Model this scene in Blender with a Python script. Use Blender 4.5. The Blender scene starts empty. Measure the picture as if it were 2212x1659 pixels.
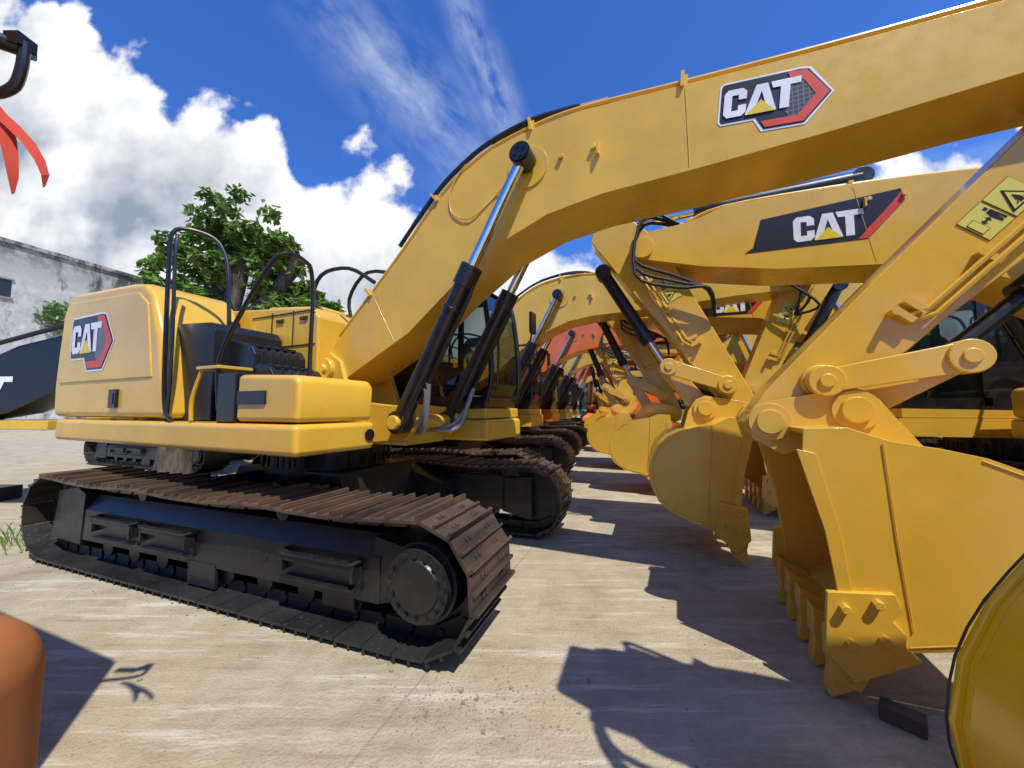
import bpy, bmesh, math, random
from mathutils import Vector, Matrix
R=random.Random(7)
scene=bpy.context.scene
COL=scene.collection
BEV=[True]

# ------------------------------------------------------------------ materials
def newmat(name):
    m=bpy.data.materials.new(name);m.use_nodes=True
    nt=m.node_tree;b=nt.nodes["Principled BSDF"];return m,nt,b
def nd(nt,t,**k):
    n=nt.nodes.new(t)
    for a,v in k.items(): setattr(n,a,v)
    return n
def noise(nt,scale,detail=4,rough=.55,coord='Object',stretch=None):
    tc=nd(nt,'ShaderNodeTexCoord');src=tc.outputs[coord]
    if stretch:
        mp=nd(nt,'ShaderNodeMapping');mp.inputs['Scale'].default_value=stretch
        nt.links.new(src,mp.inputs[0]);src=mp.outputs[0]
    n=nd(nt,'ShaderNodeTexNoise');n.inputs['Scale'].default_value=scale;n.inputs['Detail'].default_value=detail;n.inputs['Roughness'].default_value=rough
    nt.links.new(src,n.inputs['Vector']);return n.outputs['Fac']
def ramp(nt,fac,stops):
    r=nd(nt,'ShaderNodeValToRGB');e=r.color_ramp.elements
    while len(e)<len(stops): e.new(.5)
    for i,(p,c) in enumerate(stops):
        e[i].position=p;e[i].color=(c[0],c[1],c[2],1) if not isinstance(c,(int,float)) else (c,c,c,1)
    nt.links.new(fac,r.inputs[0]);return r.outputs[0]
def mix(nt,fac,a,b,mode='MIX'):
    m=nd(nt,'ShaderNodeMix');m.data_type='RGBA';m.blend_type=mode
    for s,v in ((m.inputs['Factor'],fac),(m.inputs['A'],a),(m.inputs['B'],b)):
        if hasattr(v,'links'): nt.links.new(v,s)
        elif isinstance(v,(int,float)): s.default_value=v
        else: s.default_value=(v[0],v[1],v[2],1)
    return m.outputs['Result']
def bump(nt,b,h,strength,dist=.01):
    n=nd(nt,'ShaderNodeBump');n.inputs['Strength'].default_value=strength;n.inputs['Distance'].default_value=dist
    nt.links.new(h,n.inputs['Height']);nt.links.new(n.outputs[0],b.inputs['Normal'])
def paint(name,c,rough=.22,coat=.4,dust=.12,dustc=(.45,.34,.18)):
    m,nt,b=newmat(name)
    n1=noise(nt,1.7,3,.6);n2=noise(nt,9,5,.65)
    dark=tuple(x*.86 for x in c)
    c1=mix(nt,ramp(nt,n1,[(.35,0),(.7,1)]),dark,c)
    f=ramp(nt,n2,[(.5,0),(.8,dust)])
    nt.links.new(mix(nt,f,c1,dustc),b.inputs['Base Color'])
    nt.links.new(ramp(nt,n2,[(.3,rough),(.75,rough+.22)]),b.inputs['Roughness'])
    b.inputs['Coat Weight'].default_value=coat;b.inputs['Coat Roughness'].default_value=.1
    bump(nt,b,n1,.25,.012)
    return m
def flat(name,c,rough=.5,metal=0,coat=0):
    m,nt,b=newmat(name)
    n=noise(nt,6,2)
    nt.links.new(mix(nt,ramp(nt,n,[(.35,0),(.7,1)]),tuple(x*.85 for x in c),c),b.inputs['Base Color'])
    b.inputs['Roughness'].default_value=rough;b.inputs['Metallic'].default_value=metal;b.inputs['Coat Weight'].default_value=coat
    return m
YEL=paint('yellow_paint',(.77,.45,.042))
YEL2=paint('bright_yellow_paint',(.84,.53,.012))
ORG=paint('orange_paint',(.78,.17,.015))
ORG2=flat('dull_orange_paint',(.42,.14,.035),.75)
TEAL=paint('teal_paint',(.02,.5,.45))
BLK=paint('black_paint',(.008,.008,.009),.28,.3,.05,(.12,.1,.08))
FRM=paint('track_frame_black',(.012,.012,.013),.36,.15,.16,(.16,.14,.12))
BLKP=flat('black_plastic',(.012,.013,.016),.35)
RUB=flat('hose_rubber',(.01,.01,.01),.5)
SEAM=flat('panel_gap',(.05,.03,.008),.7)
CHR=flat('chrome_rod',(.8,.8,.82),.12,1)
SIL=flat('silver_sleeve',(.35,.34,.33),.45,.4)
WHT=flat('decal_white',(.85,.85,.83),.4)
DBLK=flat('decal_black',(.013,.014,.017),.35)
DRED=flat('decal_red',(.7,.055,.02),.4)
DYEL=flat('decal_yellow',(.85,.6,.02),.4)
DLAB=flat('label_yellow',(.76,.68,.12),.4)
CLOTH=flat('red_cloth',(.5,.05,.025),.9)
WOOD=flat('old_wood',(.1,.07,.045),.9)
def mk_hex():
    m,nt,b=newmat('decal_hex_mesh')
    tc=nd(nt,'ShaderNodeTexCoord');v=nd(nt,'ShaderNodeTexVoronoi');v.feature='DISTANCE_TO_EDGE';v.inputs['Scale'].default_value=32;v.inputs['Randomness'].default_value=.1
    nt.links.new(tc.outputs['Object'],v.inputs['Vector'])
    nt.links.new(ramp(nt,v.outputs['Distance'],[(.06,(.13,.13,.14)),(.14,(.025,.025,.03))]),b.inputs['Base Color']);b.inputs['Roughness'].default_value=.4
    return m
DHEX=mk_hex()
def mk_track():
    m,nt,b=newmat('track_steel')
    n=noise(nt,1.5,5,.6);n2=noise(nt,30,3,.6);n3=noise(nt,3.0,4,.6,stretch=(1,.3,1))
    tc=nd(nt,'ShaderNodeTexCoord');so=nd(nt,'ShaderNodeSeparateXYZ');nt.links.new(tc.outputs['Object'],so.inputs[0])
    c=mix(nt,ramp(nt,n,[(.4,0),(.65,1)]),(.018,.018,.019),(.04,.04,.04))
    up=nd(nt,'ShaderNodeMapRange');up.inputs[1].default_value=.25;up.inputs[2].default_value=.8;nt.links.new(so.outputs[2],up.inputs[0])
    f=nd(nt,'ShaderNodeMath');f.operation='MULTIPLY';nt.links.new(up.outputs[0],f.inputs[0]);nt.links.new(ramp(nt,n3,[(.36,.12),(.60,.85)]),f.inputs[1])
    c=mix(nt,f.outputs[0],c,(.19,.12,.075))
    c=mix(nt,ramp(nt,n2,[(.62,0),(.85,.45)]),c,(.30,.26,.21))
    nt.links.new(c,b.inputs['Base Color']);b.inputs['Metallic'].default_value=.3
    nt.links.new(ramp(nt,n2,[(.3,.32),(.7,.5)]),b.inputs['Roughness'])
    return m
TRK=mk_track()
def mk_glass():
    m,nt,b=newmat('cab_glass')
    b.inputs['Base Color'].default_value=(.01,.02,.022,1);b.inputs['Roughness'].default_value=.03
    b.inputs['Coat Weight'].default_value=.6;b.inputs['Specular IOR Level'].default_value=.8
    t=nd(nt,'ShaderNodeBsdfTransparent');t.inputs[0].default_value=(.6,.68,.66,1);ms=nd(nt,'ShaderNodeMixShader')
    fr=nd(nt,'ShaderNodeFresnel');fr.inputs[0].default_value=1.7;mr=nd(nt,'ShaderNodeMath');mr.operation='MULTIPLY_ADD';mr.inputs[1].default_value=1.2;mr.inputs[2].default_value=.18;mr.use_clamp=True
    nt.links.new(fr.outputs[0],mr.inputs[0]);nt.links.new(mr.outputs[0],ms.inputs[0])
    nt.links.new(t.outputs[0],ms.inputs[1]);nt.links.new(b.outputs[0],ms.inputs[2]);nt.links.new(ms.outputs[0],nt.nodes['Material Output'].inputs[0])
    return m
GLS=mk_glass()
def mk_ground():
    m,nt,b=newmat('concrete_ground')
    big=noise(nt,.35,4,.6);mid=noise(nt,2.2,7,.72);fine=noise(nt,55,3,.7)
    st=noise(nt,1.6,6,.74,stretch=(.5,6,1));sp2=noise(nt,.9,6,.75)
    c=mix(nt,ramp(nt,mid,[(.32,0),(.68,1)]),(.30,.245,.155),(.53,.465,.33))
    c=mix(nt,ramp(nt,big,[(.42,0),(.60,.6)]),c,(.42,.335,.21))
    c=mix(nt,ramp(nt,st,[(.54,0),(.66,.65)]),c,(.68,.63,.50))
    c=mix(nt,ramp(nt,st,[(.30,.6),(.45,0)]),c,(.24,.185,.115))
    c=mix(nt,ramp(nt,sp2,[(.56,0),(.66,.45)]),c,(.23,.17,.10))
    c=mix(nt,ramp(nt,mid,[(.26,.6),(.36,0)]),c,(.20,.16,.11))
    c=mix(nt,ramp(nt,fine,[(.55,0),(.78,.5)]),c,(.17,.135,.095))
    tc=nd(nt,'ShaderNodeTexCoord');mp=nd(nt,'ShaderNodeMapping');mp.inputs['Rotation'].default_value=(0,0,math.radians(20));mp.inputs['Location'].default_value=(1.3,-.4,0)
    nt.links.new(tc.outputs['Object'],mp.inputs[0])
    br=nd(nt,'ShaderNodeTexBrick');br.offset=0;br.inputs['Scale'].default_value=1;br.inputs['Brick Width'].default_value=5.;br.inputs['Row Height'].default_value=4.2;br.inputs['Mortar Size'].default_value=.01;br.inputs['Mortar Smooth'].default_value=.4
    nt.links.new(mp.outputs[0],br.inputs['Vector'])
    f=nd(nt,'ShaderNodeMath');f.operation='MULTIPLY';f.inputs[1].default_value=.4;nt.links.new(br.outputs['Fac'],f.inputs[0])
    c=mix(nt,f.outputs[0],c,(.2,.16,.11))
    nt.links.new(c,b.inputs['Base Color']);b.inputs['Roughness'].default_value=.9
    ad=nd(nt,'ShaderNodeMath');ad.operation='ADD';nt.links.new(mid,ad.inputs[0]);nt.links.new(fine,ad.inputs[1])
    bump(nt,b,ad.outputs[0],.8,.016);return m
def mk_wall():
    m,nt,b=newmat('stained_render_wall')
    n=noise(nt,.35,7,.74,stretch=(1,1,.35));n2=noise(nt,1.2,7,.75)
    c=mix(nt,ramp(nt,n2,[(.35,0),(.7,1)]),(.40,.39,.34),(.68,.66,.60))
    c=mix(nt,ramp(nt,n,[(.50,0),(.58,.95)]),c,(.05,.048,.042))
    tc=nd(nt,'ShaderNodeTexCoord');sp=nd(nt,'ShaderNodeSeparateXYZ');nt.links.new(tc.outputs['Object'],sp.inputs[0])
    mr=nd(nt,'ShaderNodeMapRange');mr.inputs[1].default_value=11.0;mr.inputs[2].default_value=14;nt.links.new(sp.outputs[2],mr.inputs[0])
    mu=nd(nt,'ShaderNodeMath');mu.operation='MULTIPLY';nt.links.new(mr.outputs[0],mu.inputs[0]);nt.links.new(ramp(nt,n2,[(.38,0),(.56,1)]),mu.inputs[1])
    c=mix(nt,mu.outputs[0],c,(.07,.065,.055))
    nt.links.new(c,b.inputs['Base Color']);b.inputs['Roughness'].default_value=.9;return m
def mk_leaf(n_,c1,c2):
    m,nt,b=newmat(n_)
    n=noise(nt,1.5,2);n2=noise(nt,14,2)
    c=mix(nt,ramp(nt,n,[(.35,0),(.65,1)]),c1,c2);c=mix(nt,ramp(nt,n2,[(.5,0),(.75,.6)]),c,(.34,.44,.10))
    nt.links.new(c,b.inputs['Base Color']);b.inputs['Roughness'].default_value=.38
    t=nd(nt,'ShaderNodeBsdfTranslucent');nt.links.new(c,t.inputs[0]);ms=nd(nt,'ShaderNodeMixShader');ms.inputs[0].default_value=.4
    out=nt.nodes['Material Output'];nt.links.new(b.outputs[0],ms.inputs[1]);nt.links.new(t.outputs[0],ms.inputs[2]);nt.links.new(ms.outputs[0],out.inputs[0]);return m
LEAF=mk_leaf('leaf_green',(.08,.17,.03),(.19,.32,.055))
def mk_bark():
    m,nt,b=newmat('bark')
    n=noise(nt,6,6,.7,stretch=(1,1,.3))
    nt.links.new(ramp(nt,n,[(.35,(.03,.022,.016)),(.7,(.19,.15,.11))]),b.inputs['Base Color']);b.inputs['Roughness'].default_value=.95
    bump(nt,b,n,1,.05);return m
BARK=mk_bark()

# ------------------------------------------------------------------ geometry
class G:
    def __init__(s): s.v=[];s.f=[];s.m=[]
    def add(s,v,f,m=0):
        o=len(s.v);s.v+=[tuple(x) for x in v];s.f+=[tuple(i+o for i in q) for q in f];s.m+=[m]*len(f)
    def prism(s,poly,a,b,axis='y',m=0):
        n=len(poly)
        def P(p,k):
            if axis=='y': return (p[0],k,p[1])
            if axis=='x': return (k,p[0],p[1])
            return (p[0],p[1],k)
        v=[P(p,a) for p in poly]+[P(p,b) for p in poly]
        f=[tuple(range(n)),tuple(range(2*n-1,n-1,-1))]+[(i+n,(i+1)%n+n,(i+1)%n,i) for i in range(n)]
        s.add(v,f,m)
    def box(s,c,d,m=0,rot=None):
        v=[]
        for z in(-.5,.5):
            for x,y in((-.5,-.5),(.5,-.5),(.5,.5),(-.5,.5)):
                p=Vector((x*d[0],y*d[1],z*d[2]))
                if rot is not None: p=rot@p
                v.append(p+Vector(c))
        s.add(v,[(3,2,1,0),(4,5,6,7),(0,1,5,4),(1,2,6,5),(2,3,7,6),(3,0,4,7)],m)
    def cyl(s,p,q,r,r2=None,n=20,m=0):
        p=Vector(p);q=Vector(q);d=(q-p).normalized();r2=r if r2 is None else r2
        a=d.orthogonal().normalized();b=d.cross(a)
        v=[p+(a*math.cos(2*math.pi*i/n)+b*math.sin(2*math.pi*i/n))*r for i in range(n)]+[q+(a*math.cos(2*math.pi*i/n)+b*math.sin(2*math.pi*i/n))*r2 for i in range(n)]
        s.add(v,[tuple(range(n-1,-1,-1)),tuple(range(n,2*n))]+[(i,(i+1)%n,(i+1)%n+n,i+n) for i in range(n)],m)
    def tube(s,pts,r,n=8,m=0,sm=4):
        pts=[Vector(p) for p in pts]
        if sm>1 and len(pts)>2:
            o=[]
            for i in range(len(pts)-1):
                p0=pts[max(i-1,0)];p1=pts[i];p2=pts[i+1];p3=pts[min(i+2,len(pts)-1)]
                for k in range(sm):
                    t=k/sm;o.append(.5*((2*p1)+(p2-p0)*t+(2*p0-5*p1+4*p2-p3)*t*t+(3*p1-p0-3*p2+p3)*t**3))
            o.append(pts[-1]);pts=o
        rs=r if isinstance(r,(list,tuple)) else None
        v=[];a=None
        for i,p in enumerate(pts):
            d=(pts[min(i+1,len(pts)-1)]-pts[max(i-1,0)]).normalized()
            a=d.orthogonal().normalized() if a is None else (a-d*a.dot(d)).normalized()
            b=d.cross(a)
            if rs:
                k=i/(len(pts)-1)*(len(rs)-1);j=min(int(k),len(rs)-2);rr=rs[j]*(1-(k-j))+rs[j+1]*(k-j)
            else: rr=r
            v+=[p+(a*math.cos(2*math.pi*j/n)+b*math.sin(2*math.pi*j/n))*rr for j in range(n)]
        f=[tuple(range(n-1,-1,-1)),tuple(range(len(v)-n,len(v)))]
        for i in range(len(pts)-1):
            for j in range(n): f.append((i*n+j,i*n+(j+1)%n,(i+1)*n+(j+1)%n,(i+1)*n+j))
        s.add(v,f,m)
def capsule(p,q,r,r2=None,n=8):
    r2=r if r2 is None else r2
    a=math.atan2(q[1]-p[1],q[0]-p[0]);o=[]
    for i in range(n+1):
        t=a+math.pi/2+math.pi*i/n;o.append((p[0]+r*math.cos(t),p[1]+r*math.sin(t)))
    for i in range(n+1):
        t=a-math.pi/2+math.pi*i/n;o.append((q[0]+r2*math.cos(t),q[1]+r2*math.sin(t)))
    return o
def mesh(name,g,mats,recalc=True,smooth=True,ang=32,bev=False):
    me=bpy.data.meshes.new(name);me.from_pydata(g.v,[],g.f)
    for m in mats: me.materials.append(m)
    me.polygons.foreach_set('material_index',g.m)
    bm=bmesh.new();bm.from_mesh(me)
    if recalc: bmesh.ops.recalc_face_normals(bm,faces=bm.faces)
    for f in bm.faces: f.smooth=smooth
    if smooth and not bev:
        for e in bm.edges:
            if len(e.link_faces)==2 and e.calc_face_angle(0)>math.radians(ang): e.smooth=False
    bm.to_mesh(me);bm.free();return me
def obj(name,g,mats,parent=None,bev=0,seg=2,recalc=True,label=None,swing=0,smooth=True):
    if not BEV[0]: bev=0
    me=g if isinstance(g,bpy.types.Mesh) else mesh(name,g,mats if isinstance(mats,(list,tuple)) else [mats],recalc,smooth,bev=bev>0)
    o=bpy.data.objects.new(name,me);COL.objects.link(o)
    if parent: o.parent=parent
    if swing: o.rotation_euler=(0,0,swing)
    if bev:
        b=o.modifiers.new('b','BEVEL');b.width=bev;b.segments=seg;b.limit_method='ANGLE';b.angle_limit=math.radians(32);b.harden_normals=True
    if label: o['label']=label
    return o
def root(name,loc,rz,label,cat,group=None):
    e=bpy.data.objects.new(name,None);e.empty_display_size=.3;COL.objects.link(e);e.location=loc;e.rotation_euler=(0,0,rz)
    e['label']=label;e['category']=cat
    if group: e['group']=group
    return e
def thing(o,label,cat,group=None):
    o['label']=label;o['category']=cat
    if group:o['group']=group
    return o

# ------------------------------------------------------------------ decals
LC=[(.05,0),(.25,0),(.31,.06),(.31,.18),(.2,.18),(.2,.1),(.11,.1),(.11,.35),(.2,.35),(.2,.27),(.31,.27),(.31,.39),(.25,.45),(.05,.45),(0,.39),(0,.06)]
LA=[(.30,0),(.43,.45),(.58,.45),(.71,0),(.6,0),(.505,.34),(.41,0)]
LT=[(.62,.45),(1.0,.45),(1.0,.35),(.87,.35),(.87,0),(.75,0),(.75,.35),(.65,.35)]
TRI=[(.31,-.01),(.505,.2),(.70,-.01)]
def decal(parent,kind,side,cx,cz,w,tilt,yy,swing=0,name='logo'):
    g=G()
    def lay(poly,lvl,m):
        v=[]
        for a,b in poly:
            a=(a-.5)*w;b=(b-.28)*w
            x=a*math.cos(tilt)-b*math.sin(tilt);z=a*math.sin(tilt)+b*math.cos(tilt)
            v.append((cx+(x if side<0 else -x),yy+side*(.003+.0018*lvl),cz+z))
        g.add(v,[tuple(range(len(v)))],m)
    def letters(ox,oy,s,lvl,tc=3,lc=0):
        for L in(LC,LA,LT): lay([(ox+a*s,oy+b*s) for a,b in L],lvl,lc)
        lay([(ox+a*s,oy+b*s) for a,b in TRI],lvl+1,tc)
    if kind=='hex':
        out=[(.0,.16),(.03,.12),(.34,.12),(.42,-.02),(.8,-.02),(.82,0),(1.02,.28),(.82,.58),(.74,.60),(.03,.60),(0,.56)]
        lay(out,0,0)
        lay([(.02,.17),(.04,.14),(.36,.14),(.44,0),(.79,0),(1.0,.28),(.80,.565),(.73,.58),(.04,.58),(.02,.55)],1,1)
        lay([(.62,.14),(.66,.09),(.74,.09),(.88,.28),(.77,.48),(.70,.52),(.62,.4)],2,4)
        lay([(.62,.57),(.78,.56),(.985,.28),(.785,.015),(.45,.015),(.41,.09),(.735,.09),(.87,.28),(.76,.46),(.66,.46)],3,2)
        letters(.05,.19,.69,4)
    elif kind=='swoosh':
        lay([(0,.10),(.06,.14),(.12,.36),(.98,.44),(1.0,.35),(.78,.10)],0,1)
        lay([(.72,.104),(.78,.106),(1.0,.35),(.985,.42),(.93,.35)],1,2)
        letters(.33,.14,.43,2)
    elif kind=='text':
        lay([(-.06,.0),(1.1,.0),(1.1,.56),(-.06,.56)],0,1);letters(0,.05,1,1)
    elif kind=='warn':
        for q in ((0,.47),(.50,1.0)):
            lay([(q[0],0),(q[1],0),(q[1],.56),(q[0],.56)],0,1);lay([(q[0]+.008,.008),(q[1]-.008,.008),(q[1]-.008,.552),(q[0]+.008,.552)],1,3)
        lay([(.53,.08),(.97,.08),(.75,.48)],2,1);lay([(.585,.11),(.915,.11),(.75,.415)],3,3)
        lay([(.73,.13),(.79,.13),(.80,.21),(.76,.32),(.72,.22)],4,1);lay([(.66,.14),(.70,.14),(.71,.19)],4,1);lay([(.81,.2),(.86,.15),(.83,.14)],4,1)
        lay([(.03,.14),(.17,.14),(.17,.42),(.03,.42)],2,1);lay([(.04,.15),(.16,.15),(.16,.41),(.04,.41)],3,3)
        lay([(.18,.27),(.22,.33),(.22,.29),(.28,.29),(.28,.33),(.32,.27),(.28,.21),(.28,.25),(.22,.25),(.22,.21)],2,1)
        lay([(.35,.10),(.385,.10),(.40,.24),(.415,.10),(.45,.10),(.435,.37),(.36,.37),(.33,.27)],2,1);lay([(.375,.39),(.425,.39),(.425,.45),(.375,.45)],2,1)
    ms={'warn':[WHT,DBLK,DRED,DLAB,DHEX]}.get(kind,[WHT,DBLK,DRED,DYEL,DHEX])
    o=obj(name,g,ms,parent,recalc=False,smooth=False)
    bm=bmesh.new();bm.from_mesh(o.data)
    for f in bm.faces:
        f.normal_update()
        if f.normal.y*side<0: f.normal_flip()
    bm.to_mesh(o.data);bm.free()
    return o

# ------------------------------------------------------------------ track
CACHE={}
def track_mesh():
    if 'trk' in CACHE:return CACHE['trk']
    pts=[];r=.42;zc=.47;X=2.3
    for i in range(60): pts.append((-X+2*X*i/60,zc-r))
    for i in range(30):
        t=-math.pi/2+math.pi*i/30;pts.append((X+r*math.cos(t),zc+r*math.sin(t)))
    for i in range(80):
        k=i/80;x=X-2*X*k;sag=.035*math.sin(math.pi*((k*3)%1));pts.append((x,zc+r-sag-.02*math.sin(math.pi*k)))
    for i in range(30):
        t=math.pi/2+math.pi*i/30;pts.append((-X+r*math.cos(t),zc+r*math.sin(t)))
    n=len(pts);L=[0]
    for i in range(n):
        a=pts[i];b=pts[(i+1)%n];L.append(L[-1]+math.hypot(b[0]-a[0],b[1]-a[1]))
    N=50;g=G();rr=random.Random(3)
    def at(q):
        i=max(j for j in range(n) if L[j]<=q);u=(q-L[i])/(L[i+1]-L[i]);a=pts[i];b=pts[(i+1)%n];return(a[0]+(b[0]-a[0])*u,a[1]+(b[1]-a[1])*u)
    for k in range(N):
        s=L[-1]*(k+.3)/N
        s2=(s+L[-1]/N*.5)%L[-1];s1=(s-L[-1]/N*.5)%L[-1]
        p1=at(s1);p2=at(s2);c=((p1[0]+p2[0])/2,(p1[1]+p2[1])/2)
        th=math.atan2(p2[1]-p1[1],p2[0]-p1[0])+rr.uniform(-.008,.008)
        rot=Matrix.Rotation(-th,3,'Y')
        def pl(off,sz):
            g.box(Vector((c[0],0,c[1]))+rot@Vector(off),sz,0,rot)
        w=.66
        pl((0,0,0),(.226,w,.02))
        pl((-.102,0,-.026),(.022,w-.004,.04));pl((.012,0,-.022),(.02,w-.004,.03))
        for yy in(-.09,.09):
            pl((0,yy,.055),(.2,.035,.09))
        for q in(-.05,.068):
            for yy in(-.19,-.14,.14,.19): pl((q,yy*.9,-.012),(.026,.026,.016))
        g.cyl(Vector((c[0],-.12,c[1]))+rot@Vector((.11,0,.06)),Vector((c[0],.12,c[1]))+rot@Vector((.11,0,.06)),.026,n=8)
    CACHE['trk']=mesh('track',g,[TRK]);return CACHE['trk']
def frame_mesh(sd):
    k='fr%d'%sd
    if k in CACHE:return CACHE[k]
    g=G();o=-1 if sd<0 else 1
    cs=[(-.18,.25),(-.18,.56),(-.09,.70),(.2,.73),(.2,.30),(-.13,.25)]
    g.prism([(a*-o,b) for a,b in cs],-1.93,1.93,'x')
    g.prism([(-2.45,.22),(-1.88,.2),(-1.84,.72),(-2.0,.78),(-2.36,.72)],-.19*-o,.15*-o)
    for x in (-1.5,-1.05,-.6,-.15,.3,.75,1.2,1.65):
        g.cyl((x,-.13,.2),(x,.13,.2),.085,n=16)
    for x in (-1.0,.9): g.cyl((x,-.12,.77),(x,.12,.77),.07,n=14)
    g.cyl((-2.3,-.05,.47),(-2.3,.05,.47),.36,n=32);g.cyl((-2.3,-.1,.47),(-2.3,.1,.47),.3,n=32);g.cyl((-2.3,-.16,.47),(-2.3,.16,.47),.1)
    g.box((.05,.17*o,.18),(.36,.03,.2));g.box((1.55,.15*o,.2),(.3,.03,.1))
    y=.18*o
    for a,b in((-1.55,-.86),(-.74,-.05),(1.05,1.78)):
        g.box(((a+b)/2,y+o*.010,.40),(b-a,.02,.17))
        g.tube([(a,y,.53),(a+.02,y+o*.08,.52),(b-.02,y+o*.08,.52),(b,y,.53)],.014,6,sm=1)
        nn=int((b-a)/.03)
        for i in range(nn): g.box((a+.03+i*.03*(b-a-.06)/(b-a),y+o*.08,.537),(.014,.03,.014))
        for q in(a+.03,b-.03): g.box((q,y+o*.04,.46),(.02,.08,.14))
        g.box(((a+b)/2,y+o*.075,.49),(b-a-.03,.006,.04))
        g.box(((a+b)/2,y+o*.04,.335),(b-a-.02,.07,.01))
    g.cyl((.8,y,.42),(.8,y+o*.004,.42),.035,n=16)
    CACHE[k]=mesh('track_frame',g,[FRM],bev=False);return CACHE[k]
def drive_mesh(sd):
    k='dr%d'%sd
    if k in CACHE:return CACHE[k]
    g=G();o=sd
    g.cyl((2.3,-.05,.47),(2.3,.05,.47),.33,n=32)
    for i in range(20):
        t=i*math.pi/10;g.box((2.3+.345*math.cos(t),0,.47+.345*math.sin(t)),(.06,.06,.05),0,Matrix.Rotation(-t,3,'Y'))
    g.cyl((2.3,o*.05,.47),(2.3,o*.22,.47),.27,.26,n=36)
    g.cyl((2.3,o*.22,.47),(2.3,o*.285,.47),.24,.23,n=36)
    g.cyl((2.3,o*.285,.47),(2.3,o*.298,.47),.17,.16,n=30)
    for i in range(16):
        t=i*math.pi/8;g.cyl((2.3+.2*math.cos(t),o*.28,.47+.2*math.sin(t)),(2.3+.2*math.cos(t),o*.302,.47+.2*math.sin(t)),.017,n=6)
    g.prism([(1.9,.28),(2.3,.2),(2.3,.74),(1.9,.7)],-.1*o,-.2*o)
    g.prism([(1.88,.24),(2.12,.30),(2.0,.47),(2.12,.66),(1.88,.70)],.06*o,.17*o)
    CACHE[k]=mesh('final_drive',g,[FRM],ang=30);return CACHE[k]

# ------------------------------------------------------------------ excavator
BOOM_A=[(.25,2.16),(.51,2.40),(.98,2.84),(1.40,3.25),(1.83,3.70),(2.12,3.91),(2.42,4.05),(2.84,4.13),(3.26,4.15),(4.08,4.08),(4.96,4.01),(5.82,3.96),(6.6,3.87),(6.78,3.78),(6.8,3.62),(6.65,3.52),(5.79,3.50),(4.94,3.43),(4.09,3.39),(3.45,3.37),(2.97,3.30),(2.50,3.12),(2.0,2.79),(1.48,2.38),(.64,1.95),(.42,1.90),(.25,2.0)]
BOOM_O=[(.25,2.16),(.6,2.5),(.95,2.9),(1.4,3.40),(1.85,3.75),(2.2,3.88),(2.6,3.93),(3.5,3.98),(4.67,3.97),(5.07,3.84),(5.5,3.80),(5.72,3.72),(5.76,3.58),(5.6,3.46),(4.94,3.28),(4.2,3.15),(3.3,3.08),(2.8,3.0),(2.3,2.78),(1.8,2.45),(.64,1.95),(.42,1.90),(.25,2.0)]
BOOM_L=[(x,z if z<2.2 else 2.2+(z-2.2)*.62) for x,z in BOOM_O]
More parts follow.
